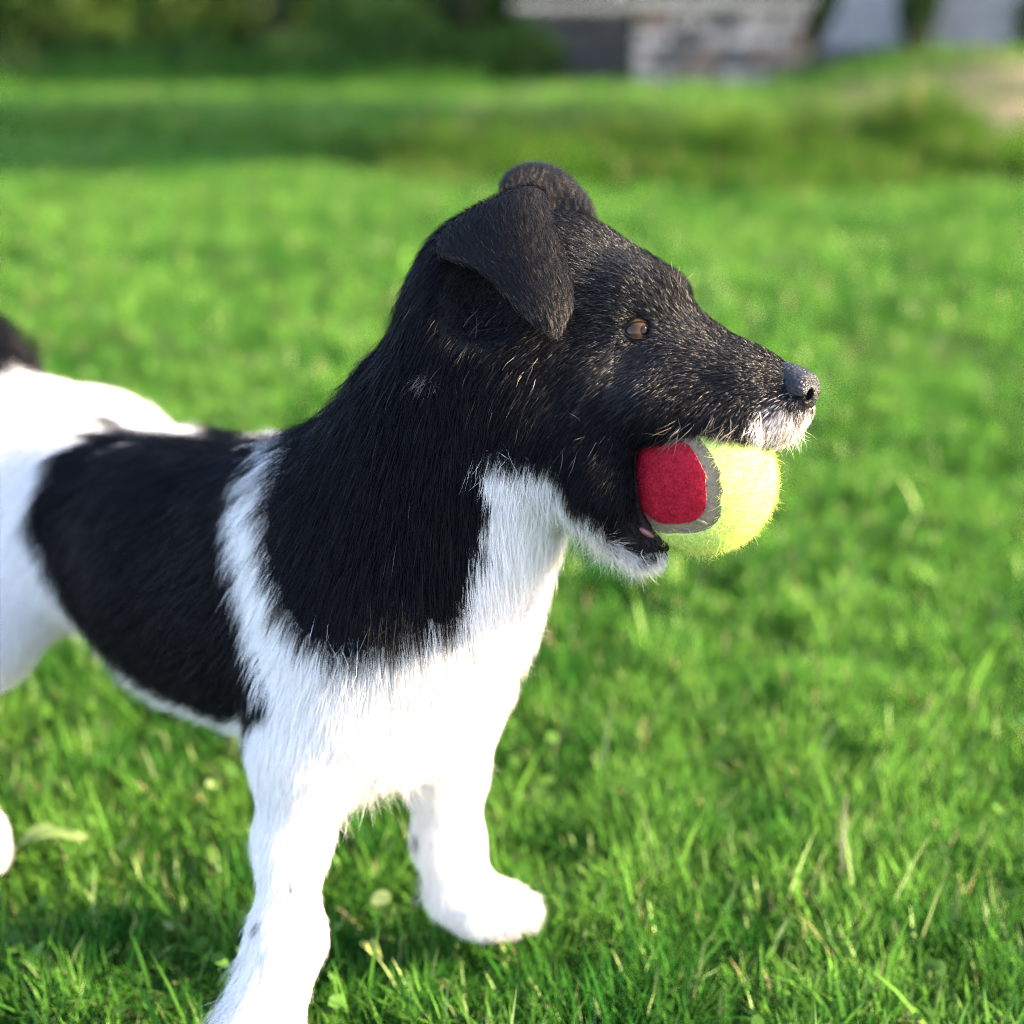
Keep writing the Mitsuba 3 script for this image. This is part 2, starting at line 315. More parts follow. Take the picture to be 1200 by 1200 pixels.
def tube(path, r, sides=8):
    path = np.asarray(path, float); t = unit(np.gradient(path, axis=0))
    a = unit(np.cross(t, [0.31, .2, .93])); b = np.cross(t, a); th = np.arange(sides)*2*np.pi/sides
    V = path[:, None]+np.asarray(r)[:, None, None]*(np.cos(th)[None, :, None]*a[:, None]+np.sin(th)[None, :, None]*b[:, None])
    i = np.arange(len(path)*sides).reshape(-1, sides); j = np.roll(i, -1, 1)
    q = np.stack([i[:-1], j[:-1], j[1:], i[1:]], -1).reshape(-1, 4)
    return V.reshape(-1, 3), np.vstack([q[:, [0, 1, 2]], q[:, [0, 2, 3]]])
def cat_mesh(ms):
    off, V, Fc = 0, [], []
    for v, f in ms: V.append(v); Fc.append(f+off); off += len(v)
    return np.vstack(V), np.vstack(Fc)
def bark(p, n, uv): return mikit.mix([.05, .038, .028], [.13, .10, .075], mikit.fbm(p.x*14, p.y*14, p.z*4, 3))
scene['mat_bark'] = {'type': 'diffuse', 'reflectance': mikit.proc(bark)}
dk, md, lt = (.014, .036, .010), (.038, .088, .018), (.13, .20, .04)
G = 'hedge shrubs behind the lawn'
shrub(-60, 15.0, 1.3, 1.0, 1.3, 9000, .09, dk, md, 'dense dark shrub at the left end of the hedge')
shrub(75, 16.2, .8, .6, 1.0, 5000, .10, md, lt, 'lighter yellow green shrub near the left end of the hedge')
shrub(170, 17.0, 1.2, .9, 1.4, 9000, .09, dk, md, 'dark shrub standing over the bare soil strip, second dark one from left')
shrub(330, 17.5, 1.4, 1.0, 1.5, 9000, .09, dk, md, 'dark broad shrub in the middle of the hedge')
shrub(440, 16.0, .75, .6, .55, 5000, .09, md, (.08, .15, .03), 'low mid green bush in front of the dark middle shrubs')
shrub(540, 17.8, 1.4, 1.0, 1.4, 9000, .09, dk, md, 'dark shrub left of the low dark chest tomb')
shrub(10, 12.9, .35, .3, .22, 1400, .08, (.07, .11, .03), (.18, .22, .06), 'small pale yellow green plant at the foot of the hedge, far left')
shrub(612, 14.6, .42, .35, .36, 2500, .08, md, lt, 'low bright green plant at the left corner of the dark chest tomb')
shrub(700, 19.5, 2.4, 1.2, 1.7, 9000, .12, dk, md, 'dark shrub behind the two chest tombs')
shrub(958, 16.6, .7, .6, 1.2, 6000, .10, dk, md, 'dark shrub between the rubble stone tomb and the headstones')
shrub(1072, 12.8, .17, .17, .40, 1800, .07, dk, md, 'narrow green plant between the two pale headstones', stemz=.05)
shrub(1240, 13.4, .7, .6, 1.0, 7000, .10, dk, md, 'dark shrub right of the pale headstones')
shrub(1100, 17.5, 2.6, 1.2, 1.8, 9000, .12, dk, md, 'broad dark shrub behind the pale headstones')
for px, d, rx, rz, lb in ((235, 14.2, .5, .28, 'low leafy plant at the edge of the lawn, below the dark second shrub'), (345, 13.6, .6, .30, 'low leafy plant at the edge of the lawn, below the broad middle shrub'), (490, 13.2, .6, .32, 'low leafy plant at the edge of the lawn, left of the dark chest tomb'), (120, 14.8, .45, .30, 'low leafy plant at the edge of the lawn, below the yellow green shrub')):
    shrub(px, d, rx, .4, rz, 2600, .08, dk, (.08, .15, .03), lb, group='low plants along the lawn edge', name='low_plant', cat='plant')
for i, (x, y, w, pos) in enumerate(((-15, 22, 4.6, 'leftmost of the row'), (-9, 24, 4.6, 'second from left'), (-3, 25, 4.6, 'third from left'), (3, 26, 4.6, 'behind the chest tombs'), (9, 25, 4.6, 'behind the headstones'), (15, 24, 4.6, 'rightmost of the row'))):
    shrub(0, 0, w, 2.4, 3.2, 9000, .36, dk, md, f'dark dense tree closing the view far behind, {pos}', group='trees of the far row', name='far_tree', cat='tree', at=(x, y, 0), stemz=-.6)
# the tree right of the picture whose shade lies over the far left lawn
shrub(0, 0, 2.3, 2.7, 1.3, 9000, .24, dk, md, 'broad crowned tree standing to the right, its shade falling on the far lawn', group=None, name='shade_tree', cat='tree', at=(5.0, 7.7, 0), stemz=2.0)
shrub(0, 0, 3.0, 2.2, 1.3, 9000, .26, dk, md, 'unseen tall broad crowned tree added farther back to the right to shade the hedge', group=None, name='shade_tree', cat='tree', at=(8.9, 13.9, 0), stemz=3.6)  # unseen crown added to darken the hedge and the strip before it
# ------------------------------------------------------------------ the dog: one skin
# ---- body: smooth union of round cones (a, ra, b, rb, blend)
def cones():
    C = []
    def c(a, ra, b, rb, k=.02): C.append((P(*a), ra, P(*b), rb, k))
    # torso
    c((425,690,.765),.062,(235,665,.845),.058,.03)      # rib cage upper
    c((420,765,.755),.056,(260,725,.835),.052,.03)      # rib cage lower
    c((375,605,.755),.037,(250,625,.845),.040,.03)      # withers / back
    c((235,635,.85),.052,(90,572,.93),.050,.03)         # loin
    c((110,555,.93),.045,(20,570,.96),.054,.03)         # croup
    c((230,690,.85),.045,(60,640,.93),.034,.03)         # belly tuck
    c((465,755,.735),.052,(535,735,.715),.026,.03)      # breast
    c((445,795,.745),.037,(510,765,.73),.024,.03)
    # neck
    c((440,620,.725),.052,(570,425,.695),.040,.03)
    c((510,660,.715),.044,(590,470,.69),.038,.03)
    c((545,690,.715),.026,(605,560,.69),.025,.02)
    # skull
    c((580,345,.69),.037,(655,352,.69),.036,.02)
    c((655,352,.69),.036,(735,374,.679),.028,.015)
    c((640,430,.684),.036,(690,455,.672),.028,.02)      # cheek near
    c((645,430,.70),.036,(695,455,.69),.028,.02)        # cheek far
    c((720,385,.672),.024,(800,435,.668),.022,.012)     # stop
    c((733,345,.662),.0125,(768,357,.660),.0100,.010)   # brow near
    c((748,333,.694),.0125,(780,346,.690),.0100,.010)   # brow far
    # muzzle
    c((790,435,.668),.0235,(865,460,.660),.0195,.012)
    c((865,460,.660),.0195,(910,470,.655),.0155,.010)
    c((760,480,.655),.017,(850,502,.651),.0125,.010)    # flews near
    c((775,480,.680),.017,(855,502,.672),.0125,.010)    # flews far
    c((850,502,.655),.012,(898,498,.655),.0095,.008)
    # lower jaw
    c((630,510,.675),.025,(700,560,.664),.015,.015)
    c((630,510,.692),.025,(705,565,.684),.015,.015)
    c((684,522,.660),.014,(708,575,.657),.012,.012)     # lip corner near
    c((694,530,.688),.014,(722,572,.686),.012,.012)
    c((697,568,.666),.014,(758,632,.667),.0080,.012)
    c((702,575,.680),.013,(760,634,.674),.0080,.012)
    # near foreleg
    c((425,735,.72),.042,(361,875,.72),.0240,.025)
    c((361,875,.72),.0235,(342,985,.722),.0150,.015)
    c((342,985,.722),.0144,(337,1095,.718),.0134,.012)
    c((336,1100,.718),.0165,(305,1205,.712),.0155,.012)
    c((305,1215,.712),.0165,(325,1262,.700),.0155,.012)
    c((312,1250,.708),.015,(350,1275,.690),.011,.01)
    c((300,1250,.706),.013,(330,1285,.686),.010,.01)
    # far foreleg
    c((522,800,.785),.034,(520,900,.805),.021,.02)
    c((520,900,.805),.0195,(525,985,.812),.0158,.012)
    c((525,985,.812),.0160,(538,1040,.817),.0145,.012)
    c((538,1045,.817),.0150,(572,1065,.815),.0145,.012)
    c((560,1058,.822),.012,(592,1058,.818),.0085,.008)
    c((556,1066,.809),.012,(586,1068,.804),.0085,.008)
    # toes of the front paws
    for (x, y, z) in ((602,1046,.827),(615,1055,.818),(611,1067,.808),(592,1077,.799)):
        c((x-30,y+0,z),.0080,(x,y+6,z),.0058,.0025)
    for (x, y, z) in ((362,1266,.694),(358,1277,.687),(344,1287,.681),(326,1292,.679)):
        c((x-12,y-14,z+.006),.0095,(x,y,z),.0075,.004)
    # near hind leg
    c((20,570,.945),.058,(-45,735,.885),.032,.03)
    c((-45,735,.885),.030,(-80,880,.93),.017,.02)
    c((-80,880,.93),.016,(-30,980,.905),.0150,.012)
    c((-30,985,.905),.0150,(-14,1000,.885),.011,.012)
    c((60,620,.915),.040,(-10,740,.888),.022,.03)       # flank fold
    # far hind leg
    c((20,570,.985),.058,(-40,700,1.03),.03,.03)
    c((-40,700,1.03),.03,(-150,740,1.10),.016,.02)
    c((-150,740,1.10),.015,(-125,828,1.08),.015,.012)
    # tail
    c((14,472,.965),.020,(0,432,.98),.018,.015)
    c((0,432,.98),.018,(-50,345,1.0),.010,.02)
    return C
def rcone(p, a, ra, b, rb):
    ba = b-a; l2 = ba@ba
    t = np.clip((p-a)@ba/l2, 0, 1)
    d = p - a - t[:, None]*ba
    return np.sqrt(np.einsum('ij,ij->i', d, d)) - (ra + (rb-ra)*t)
def smin(a, b, k):
    h = np.maximum(k-np.abs(a-b), 0)/k
    return np.minimum(a, b) - h*h*k*.25
def smax(a, b, k): return -smin(-a, -b, k)
BALL_C, BALL_R = P(823,562,.668), .0322
EYE_C, EYE_R = P(744,389,.6514), .0072
CONCH = P(564,338,.6415)
EYE2_C = P(775,383,.7020)
def sdf(p, C):
    d = np.full(len(p), 1.0)
    for a, ra, b, rb, k in C:
        lo, hi = np.minimum(a-ra, b-rb), np.maximum(a+ra, b+rb)
        m = np.all((p > lo-.03) & (p < hi+.03), axis=1)
        if m.any(): d[m] = smin(d[m], rcone(p[m], a, ra, b, rb), k)
    for c, r, k in ((BALL_C, BALL_R-.001, .004), (EYE_C, EYE_R-.0003, .003), (EYE2_C, EYE_R-.0003, .003)):
        e = np.linalg.norm(p-c, axis=1)
        m = e < r+.03
        d[m] = smax(d[m], r-e[m], k)
    e = np.linalg.norm(p-CONCH, axis=1); m = e < .055
    d[m] = smax(d[m], .0235-e[m], .008)                    # the hollow under the ear
    return d
def surface(C, h=.0022):
    """dual surface of sdf on a grid whose far cells are skipped"""
    lo = np.min([np.minimum(a-ra, b-rb) for a, ra, b, rb, k in C], 0)-.02
    hi = np.max([np.maximum(a+ra, b+rb) for a, ra, b, rb, k in C], 0)+.02
    B = 8
    nb = np.ceil((hi-lo)/(B*h)).astype(int); n = nb*B
    g = np.stack(np.meshgrid(*[np.arange(m) for m in nb], indexing='ij'), -1).reshape(-1, 3)
    dc = sdf(lo+(g+.5)*B*h, C)
    D = np.repeat(np.repeat(np.repeat(dc.reshape(nb), B, 0), B, 1), B, 2).astype(np.float32)
    near = np.abs(dc) < B*h*1.25+.006
    o = np.stack(np.meshgrid(*[np.arange(B)]*3, indexing='ij'), -1).reshape(-1, 3)
    idx = (g[near][:, None]*B+o[None]).reshape(-1, 3)
    D[idx[:, 0], idx[:, 1], idx[:, 2]] = sdf(lo+idx*h, C)
    S = D < 0
    corner = [(i, j, k) for i in (0, 1) for j in (0, 1) for k in (0, 1)]
    sl = lambda A, c: A[c[0]:n[0]-1+c[0], c[1]:n[1]-1+c[1], c[2]:n[2]-1+c[2]]
    cnt = sum(sl(S, c).astype(np.int8) for c in corner)
    cell = np.argwhere((cnt > 0) & (cnt < 8))
    vid = -np.ones(n-1, int); vid[tuple(cell.T)] = np.arange(len(cell))
    acc, num = np.zeros((len(cell), 3)), np.zeros(len(cell))
    val = {c: D[tuple((cell+c).T)] for c in corner}
    for c in corner:
        for ax in range(3):
            if c[ax] == 0:
                e = list(c); e[ax] = 1; e = tuple(e)
                a, b = val[c], val[e]; m = (a < 0) != (b < 0)
                t = a[m]/(a[m]-b[m]); q = np.tile(np.array(c, float), (m.sum(), 1)); q[:, ax] = t
                acc[m] += q; num[m] += 1
    V = lo+(cell+acc/num[:, None])*h
    faces = []
    for ax in range(3):
        u, w = [(1, 2), (2, 0), (0, 1)][ax]
        A = np.take(S, range(n[ax]-1), ax); Bq = np.take(S, range(1, n[ax]), ax)
        e = np.argwhere(A != Bq)
        e = e[(e[:, u] > 0) & (e[:, w] > 0) & (e[:, u] < n[u]-1) & (e[:, w] < n[w]-1)]
        ins = A[tuple(e.T)]
        du, dw = np.eye(3, dtype=int)[u], np.eye(3, dtype=int)[w]
        q = np.stack([vid[tuple((e-s).T)] for s in (du+dw, dw, 0*du, du)], 1)
        q[~ins] = q[~ins][:, ::-1]
        faces.append(q)
    Fq = np.vstack(faces)
    Fq = Fq[(Fq >= 0).all(1)]
    # pull the vertices onto the surface
    for _ in range(3):
        d0 = sdf(V, C); e = .0008
        gr = np.stack([(sdf(V+np.eye(3)[k]*e, C)-d0)/e for k in range(3)], 1)
        g2 = np.einsum('ij,ij->i', gr, gr)
        V = V - gr*(np.clip(d0, -.001, .001)/np.maximum(g2, .3))[:, None]
    return V, np.vstack([Fq[:, [0, 1, 2]], Fq[:, [0, 2, 3]]])
# ------------------------------------------------------------------ coat: patches in the dog's own side view (x, z), groom, hairs
from shapely.geometry import Polygon
from shapely import contains_xy
HEAD = Polygon([(-.100,.325),(-.1108,.2766),(-.1159,.2542),(-.1097,.2346),(-.1001,.2222),(-.0868,.2115),(-.0741,.2055),(-.0546,.2150),(-.0355,.2230),(-.0224,.2240),(-.0249,.2279),(-.0191,.2443),(-.0133,.2642),(-.0109,.284),(-.0123,.3019),
    (.0063,.2958),(.0186,.2949),(.0232,.2821),(.0273,.2778),(.0344,.2733),(.0403,.2717),(.0455,.2640),(.0556,.2570),(.0669,.2530),(.0790,.2560),(.0850,.300),(.1000,.302),(.1050,.311),(.1100,.3165),(.1170,.3200),(.16,.324),(.16,.46),(-.15,.46)])
SADDLE = Polygon([(-.1139,.30),(-.1149,.2733),(-.127,.267),(-.1322,.2478),(-.131,.2329),(-.1247,.2081),(-.1158,.191),(-.1144,.1808),(-.1170,.1704),(-.1330,.150),(-.1568,.1335),(-.1852,.1335),(-.2124,.1435),(-.2449,.1468),(-.2589,.1655),(-.266,.1841),(-.279,.2113),(-.2645,.2393),(-.2526,.2508),(-.2255,.2560),(-.2020,.2610),(-.1950,.30)])
def wob(p, s, amp, seed): return (np.stack([meshkit.noise(p*s, seed), meshkit.noise(p*s, seed+1)], -1)-.5)*amp
TAIL0 = P(24, 474, .955)
def is_black(p, amp=.012):
    q = p[:, [0, 2]] + wob(p, 160, amp, 3) + wob(p, 500, amp*.5, 8)
    b = contains_xy(HEAD, q[:, 0], q[:, 1]) | contains_xy(SADDLE, q[:, 0], q[:, 1])
    far_side = (p-P(230, 620, .845))@np.array([.69, .725, 0]) > .004
    b &= ~(far_side & (p[:, 0] < -.168) & (p[:, 2] > .19))
    tail = (p-TAIL0)@unit(P(-20, 425, .985)-TAIL0) > .004*np.sin(p[:, 0]*300)
    return b | (tail & (p[:, 1] > .84) & (p[:, 2] > .25))
# groom: (px, py, distance), flow on the page, length mm, lift
G_ = [
 (915,440,.645,-1,-.25,3.5,.25),(900,455,.642,-1,.1,4,.25),(915,492,.645,-.1,1,6,.45),(935,490,.655,.5,1,6,.4),(880,505,.638,-.5,1,9,.45),(840,505,.637,-.5,1,10,.4),(790,505,.636,-.7,1,10,.35),
 (850,420,.645,-1,-.35,5,.25),(870,450,.641,-1,.25,5,.3),(800,400,.645,-1,-.5,5,.3),(800,450,.641,-1,.45,7,.3),(820,480,.638,-.8,.7,9,.35),(770,370,.648,-.9,-.9,6,.35),(793,335,.655,-.4,-1,9,.6),(760,320,.66,-1,-.6,6,.3),(720,290,.665,-1,-.35,5,.25),
 (690,265,.68,-1,-.1,5,.25),(700,330,.648,-1,-.15,6,.2),(690,380,.645,-1,.25,6,.2),(745,365,.645,-.8,-.6,4,.15),(746,410,.643,-.8,.7,4,.15),(720,430,.642,-.9,.55,8,.25),(770,430,.643,-.7,.8,7,.25),
 (680,480,.642,-.7,.75,12,.25),(640,420,.646,-.7,.75,10,.2),(600,350,.655,-.6,.8,8,.2),(560,300,.66,-.7,.6,10,.2),(620,500,.652,-.4,1,16,.3),(700,540,.643,-.7,.8,11,.25),(740,560,.645,-.6,1,6,.2),(660,560,.65,-.4,1,10,.25),
 (760,640,.657,.3,1,5,.4),(720,640,.655,-.1,1,16,.5),(690,620,.655,-.15,1,17,.5),(650,590,.66,-.1,1,15,.35),(770,650,.668,.4,1,6,.4),(720,640,.685,-.1,1,16,.5),
 (600,570,.66,.15,1,20,.35),(580,540,.655,-.2,1,20,.4),(640,640,.69,.2,1,16,.35),(610,700,.685,.15,1,18,.35),
 (500,300,.69,-.6,1,12,.22),(480,340,.69,-.5,1,18,.2),(440,430,.69,-.5,1,22,.2),(520,420,.655,-.2,1,20,.16),(470,500,.66,-.25,1,24,.16),(540,520,.65,-.1,1,22,.2),(520,620,.655,-.05,1,22,.22),(430,600,.67,-.3,1,24,.2),(380,560,.69,-.6,1,22,.2),
 (460,740,.675,.05,1,22,.35),(400,720,.68,-.25,1,22,.3),(350,660,.69,-.6,1,20,.25),(520,720,.67,.1,1,22,.35),(300,640,.70,-.9,.7,20,.3),(290,560,.72,-1,.4,20,.3),(310,740,.70,-.9,.8,18,.25),(340,525,.74,-1,.3,20,.25),
 (270,520,.83,-1,.1,20,.2),(220,560,.80,-1,.25,24,.2),(150,560,.84,-1,.3,24,.2),(230,680,.76,-1,.5,20,.16),(150,680,.80,-1,.4,20,.16),(80,620,.85,-.9,.5,20,.2),(260,790,.745,-.8,.6,16,.2),(180,780,.79,-.9,.5,16,.2),(240,845,.78,-.6,.8,12,.3),(140,770,.83,-.7,.7,14,.3),
 (180,490,.89,-1,.0,16,.2),(110,460,.92,-1,.1,14,.2),(40,480,.90,-.6,.8,18,.22),(40,600,.87,-.4,1,20,.2),(20,700,.86,-.2,1,16,.2),(60,720,.86,-.4,1,14,.3),(-20,850,.9,-.2,1,9,.2),(-10,960,.89,0,1,8,.2),
 (600,740,.68,.1,1,17,.3),(570,800,.69,.0,1,17,.3),(500,850,.70,-.1,1,17,.25),(430,850,.68,-.15,1,16,.18),(360,820,.685,-.3,1,14,.16),(460,930,.72,-.2,1,18,.4),(400,960,.70,-.2,1,14,.3),(330,900,.695,-.15,1,9,.15),
 (340,1000,.705,-.1,1,9,.22),(300,1020,.715,-.4,1,10,.3),(375,1040,.715,.05,1,6,.15),(340,1100,.70,-.1,1,7,.18),(290,1150,.715,-.6,1,17,.5),(270,1200,.715,-.6,1,17,.5),(330,1180,.70,0,1,7,.15),(340,1270,.69,.4,1,6,.2),
 (520,920,.79,0,1,8,.18),(525,1000,.80,.05,1,9,.24),(560,960,.81,.1,1,7,.18),(500,1040,.81,-.2,1,9,.3),(570,1060,.80,1,.6,7,.2),(605,1060,.81,1,.6,11,.5),(560,1085,.81,.6,1,8,.4),
 (5,440,.96,-.6,-.8,24,.3),(-40,380,.98,-.6,-.8,26,.3)]
g_pos = np.array([P(*g[:3]) for g in G_])
g_dir = unit(np.array([RIGHT*g[3]-UP*g[4] for g in G_]))
g_len, g_lift = np.array([g[5] for g in G_])*1e-3, np.array([g[6] for g in G_])
g_tree = cKDTree(g_pos)
def groom(p):
    d, i = g_tree.query(p, k=5)
    w = 1/(d+.006)**2.5; w /= w.sum(1, keepdims=True)
    return unit((g_dir[i]*w[..., None]).sum(1)), (g_len[i]*w).sum(1), (g_lift[i]*w).sum(1)
def lerp(a, b, t): return a*(1-t)+b*t
def hairs(p, n, flow, length, lift, width, col, seed, clump=.30, clump_n=14, curl=.11, thin_tip=True):
    """hairs as tapered ribbons of 4 stations that lie over along the flow and draw together in tufts"""
    r = np.random.default_rng(seed); m = len(p)
    t = flow - (flow*n).sum(1, keepdims=True)*n
    t = unit(t + r.normal(0, curl, (m, 3)))
    lift = np.clip(lift*r.uniform(.5, 1.6, m), .03, 1.2)[:, None]
    d0 = unit(t + (lift+.28)*n); d1 = unit(t + lift*.55*n); d2 = unit(t + lift*.10*n + r.normal(0, curl, (m, 3)) + [0, 0, -.12])
    L = length[:, None]
    c = np.stack([p-n*.0004, p+d0*L*.34, p+d0*L*.34+d1*L*.33, p+d0*L*.34+d1*L*.33+d2*L*.33], 1)
    # tufts
    k = max(1, m//clump_n); lead = r.choice(m, k, replace=False)
    _, j = cKDTree(p[lead]).query(p); j = lead[j]
    goal = c[j]-c[j, :1]; own = c-c[:, :1]
    off = (p[j]-p)[:, None]
    s = np.array([0, .25, .65, 1.])[None, :, None]*clump*r.uniform(.4, 1.2, (m, 1, 1))
    own = own*(1-s)+(goal*(L/np.maximum(length[j][:, None], 1e-4))[:, None]*.5+own*.5+off*.75)*s
    c = c[:, :1]+own
    tang = unit(np.gradient(c, axis=1))
    N0 = unit(n[:, None]-(n[:, None]*tang).sum(-1, keepdims=True)*tang)
    B0 = np.cross(tang, N0); a = r.normal(0, .55, (m, 1, 1))
    N, B = N0*np.cos(a)+B0*np.sin(a), B0*np.cos(a)-N0*np.sin(a)
    w = width[:, None]*np.array([1., .95, .7])[None]*.5
    V = np.concatenate([np.stack([c[:, :3]-w[..., None]*B[:, :3], c[:, :3]+w[..., None]*B[:, :3]], 2).reshape(m, 6, 3), c[:, 3:]], 1)
    NN = np.concatenate([np.repeat(N[:, :3], 2, 1), N[:, 3:]], 1)
    f = np.array([[0, 1, 3], [0, 3, 2], [2, 3, 5], [2, 5, 4], [4, 5, 6]])
    Fc = (f[None]+(np.arange(m)*7)[:, None, None]).reshape(-1, 3)
    return V, Fc, NN, np.repeat(col[:, None], 7, 1)
def put_hairs(key, h, bsdf, keep=None):
    V, Fc, NN, col = h
    if keep is not None:
        V, NN, col = V[keep], NN[keep], col[keep]; Fc = Fc[:len(V)*5]
    put(key, (V.reshape(-1, 3), Fc), bsdf, normals=unit(NN.reshape(-1, 3)), color=col.reshape(-1, 3))
def sample(V, Fc, weight, count, seed):
    """count points spread over the triangles in proportion to area x weight: position and smooth normal"""
    r = np.random.default_rng(seed)
    a, b, c = V[Fc[:, 0]], V[Fc[:, 1]], V[Fc[:, 2]]
    ar = np.linalg.norm(np.cross(b-a, c-a), axis=1)*weight
    i = r.choice(len(Fc), count, p=ar/ar.sum())
    u, v = r.uniform(0, 1, (2, count)); s = np.sqrt(u); w = np.stack([1-s, s*(1-v), s*v], 1)[..., None]
    return (V[Fc[i]]*w).sum(1), unit((VN[Fc[i]]*w).sum(1))
def vnormals(V, Fc):
    n = np.zeros_like(V); fn = np.cross(V[Fc[:, 1]]-V[Fc[:, 0]], V[Fc[:, 2]]-V[Fc[:, 0]])
    for k in range(3): np.add.at(n, Fc[:, k], fn)
    return unit(n)

DOG = 'dog'; used[DOG] = 1
tag(DOG, 'black and white rough coated terrier dog standing with a ball in its mouth', 'dog')
C = cones()
V, Fc = surface(C, .0020)
VN = vnormals(V, Fc)
bl = is_black(V, .006)
skin = np.where(bl[:, None], [.010, .010, .011], [.62, .58, .55])
LIP = P(742, 628, .657)
lipd = np.linalg.norm(V-LIP, axis=1)
skin[lipd < .012] = [.018, .014, .014]
inner = (np.linalg.norm(V-BALL_C, axis=1) < BALL_R+.004)
skin[inner] = [.030, .018, .018]
put(DOG+'__body', (V, Fc), 'mat_skin', smooth=True, color=skin)
tag(DOG+'__body', 'white body with a black saddle patch, black neck and head')

# roots: denser on the head, where the hairs are short
ctr = V[Fc].mean(1)
_, tl, _ = groom(ctr)
head = (ctr[:, 0] > -.065) & (ctr[:, 2] > .245)
weight = np.clip(.011/np.maximum(tl, .003), .5, 2.6)*np.where(head, 1.9, 1.)
weight *= np.where(ctr[:, 1] > .95, .5, 1.)
EYE_W = unit(BACK*.93+RIGHT*.30+UP*.12); EYE_U = unit(np.cross([0, 0, 1.], EYE_W)); EYE_V = np.cross(EYE_W, EYE_U)
hole = (np.linalg.norm(ctr-BALL_C, axis=1) < BALL_R+.0035) | ((((ctr-EYE_C)@EYE_U/.0067)**2+((ctr-EYE_C)@EYE_V/.0047)**2 < 1) & ((ctr-EYE_C)@EYE_W > -.004)) | (np.linalg.norm(ctr-EYE2_C, axis=1) < .0083)
NOSE_C = P(931, 454, .6505)
hole |= np.linalg.norm((ctr-NOSE_C), axis=1) < .0108
weight[hole] = 0
N_FUR = 400000
def head_pt(p): return (p[:, 0] > -.045) & (p[:, 2] > .262)
p, nrm = sample(V, Fc, weight, N_FUR, 21)
flow, ln, lf = groom(p)
r = np.random.default_rng(5)
ln = ln*r.uniform(.55, 1.2, N_FUR)*np.where(head_pt(p), .82, 1)
black = is_black(p)
black |= np.linalg.norm(p-LIP, axis=1) < .0135
hd = (p[:, 0] > -.055) & (p[:, 2] > .245)
# grey muzzle: white hairs grow into the black towards the nose and the lip
gm = np.clip(1-np.linalg.norm((p-P(910, 497, .645))*[1, .5, 1], axis=1)/.0155, 0, 1)
black &= ~(r.uniform(0, 1, N_FUR) < np.clip(gm*1.1, 0, .55))
lip = np.linalg.norm(p-LIP, axis=1)
ln[lip < .011] *= .3
conch = np.linalg.norm(p-CONCH, axis=1) < .0260; ln[conch] *= .35
wd = np.clip(.00013+ln*.0065, .00015, .00027)*r.uniform(.7, 1.25, N_FUR)
bcol = np.tile([.0036, .0037, .0050], (N_FUR, 1))*r.uniform(.6, 1.5, (N_FUR, 1))
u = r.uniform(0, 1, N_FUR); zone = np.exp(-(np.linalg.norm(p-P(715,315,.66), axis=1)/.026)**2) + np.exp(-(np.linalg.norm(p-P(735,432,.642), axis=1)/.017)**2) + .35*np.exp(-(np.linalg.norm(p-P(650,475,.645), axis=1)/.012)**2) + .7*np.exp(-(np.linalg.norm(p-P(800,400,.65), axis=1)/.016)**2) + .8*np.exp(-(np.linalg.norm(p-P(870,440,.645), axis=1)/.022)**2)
tan_glint = (u < .01+.15*np.clip(zone, 0, 1)) & hd; bcol[tan_glint] = np.array([.030, .027, .026])*r.uniform(.5, 1.6, (tan_glint.sum(), 1))  # tan and silver hairs paint sun glints into the lit parts of the head
silver_glint = (u > .998-.012*np.clip(zone, 0, 1)) & hd; bcol[silver_glint] = np.array([.20, .18, .16])*r.uniform(.5, 1.2, (silver_glint.sum(), 1))
rust = np.exp(-(np.linalg.norm((p-P(465, 725, .672)), axis=1)/.020)**2) > r.uniform(.35, 2.2, N_FUR); bcol[rust] = np.array([.075, .05, .032])*r.uniform(.5, 1.5, (rust.sum(), 1))
wcol = np.tile([.86, .84, .815], (N_FUR, 1))*r.uniform(.88, 1.08, (N_FUR, 1))
for q, rad in ((P(346, 1035, .705), .0035), (P(487, 982, .802), .005), (P(305, 1083, .707), .003)):
    s = np.linalg.norm(p-q, axis=1) < rad*r.uniform(.5, 1.2, N_FUR); wcol[s] = [.10, .09, .08]
lipz = (p[:, 0] > .094) & (p[:, 2] > .296) & (r.uniform(0, 1, N_FUR) < .34); wcol[lipz] = np.array([.10, .09, .09])*r.uniform(.4, 1.6, (lipz.sum(), 1))
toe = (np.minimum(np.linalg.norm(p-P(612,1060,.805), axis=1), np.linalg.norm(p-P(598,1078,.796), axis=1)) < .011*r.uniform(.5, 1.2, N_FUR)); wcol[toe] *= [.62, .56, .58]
pink = np.linalg.norm(p-P(890, 505, .64), axis=1) < .02; wcol[pink] *= [1, .93, .90]
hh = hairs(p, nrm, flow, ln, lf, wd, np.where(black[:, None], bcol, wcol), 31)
# no hair runs into the ball or over the eye
dist = np.linalg.norm(hh[0]-BALL_C, axis=-1).min(1) > BALL_R-.0015
dist &= np.linalg.norm(hh[0]-EYE_C, axis=-1).min(1) > EYE_R+.0002
headc = (zone > .15+.75*r.uniform(0, 1, N_FUR)) & (p[:, 2] > .262)  # shinier hairs chosen by zone, so the sunlit highlight is built in
put_hairs(DOG+'__black_coat', hh, 'mat_black_fur', black & dist & ~headc)
put_hairs(DOG+'__head_coat', hh, 'mat_head_fur', black & dist & headc)
tag(DOG+'__head_coat', 'short hair with sunlit grey sheen painted in, on forehead, muzzle and round the eye', kind='stuff')
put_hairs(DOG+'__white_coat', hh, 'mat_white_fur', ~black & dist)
tag(DOG+'__black_coat', 'black hair of head, neck, shoulder and saddle', kind='stuff')
tag(DOG+'__white_coat', 'white hair of collar, breast, legs, rump and chin', kind='stuff')
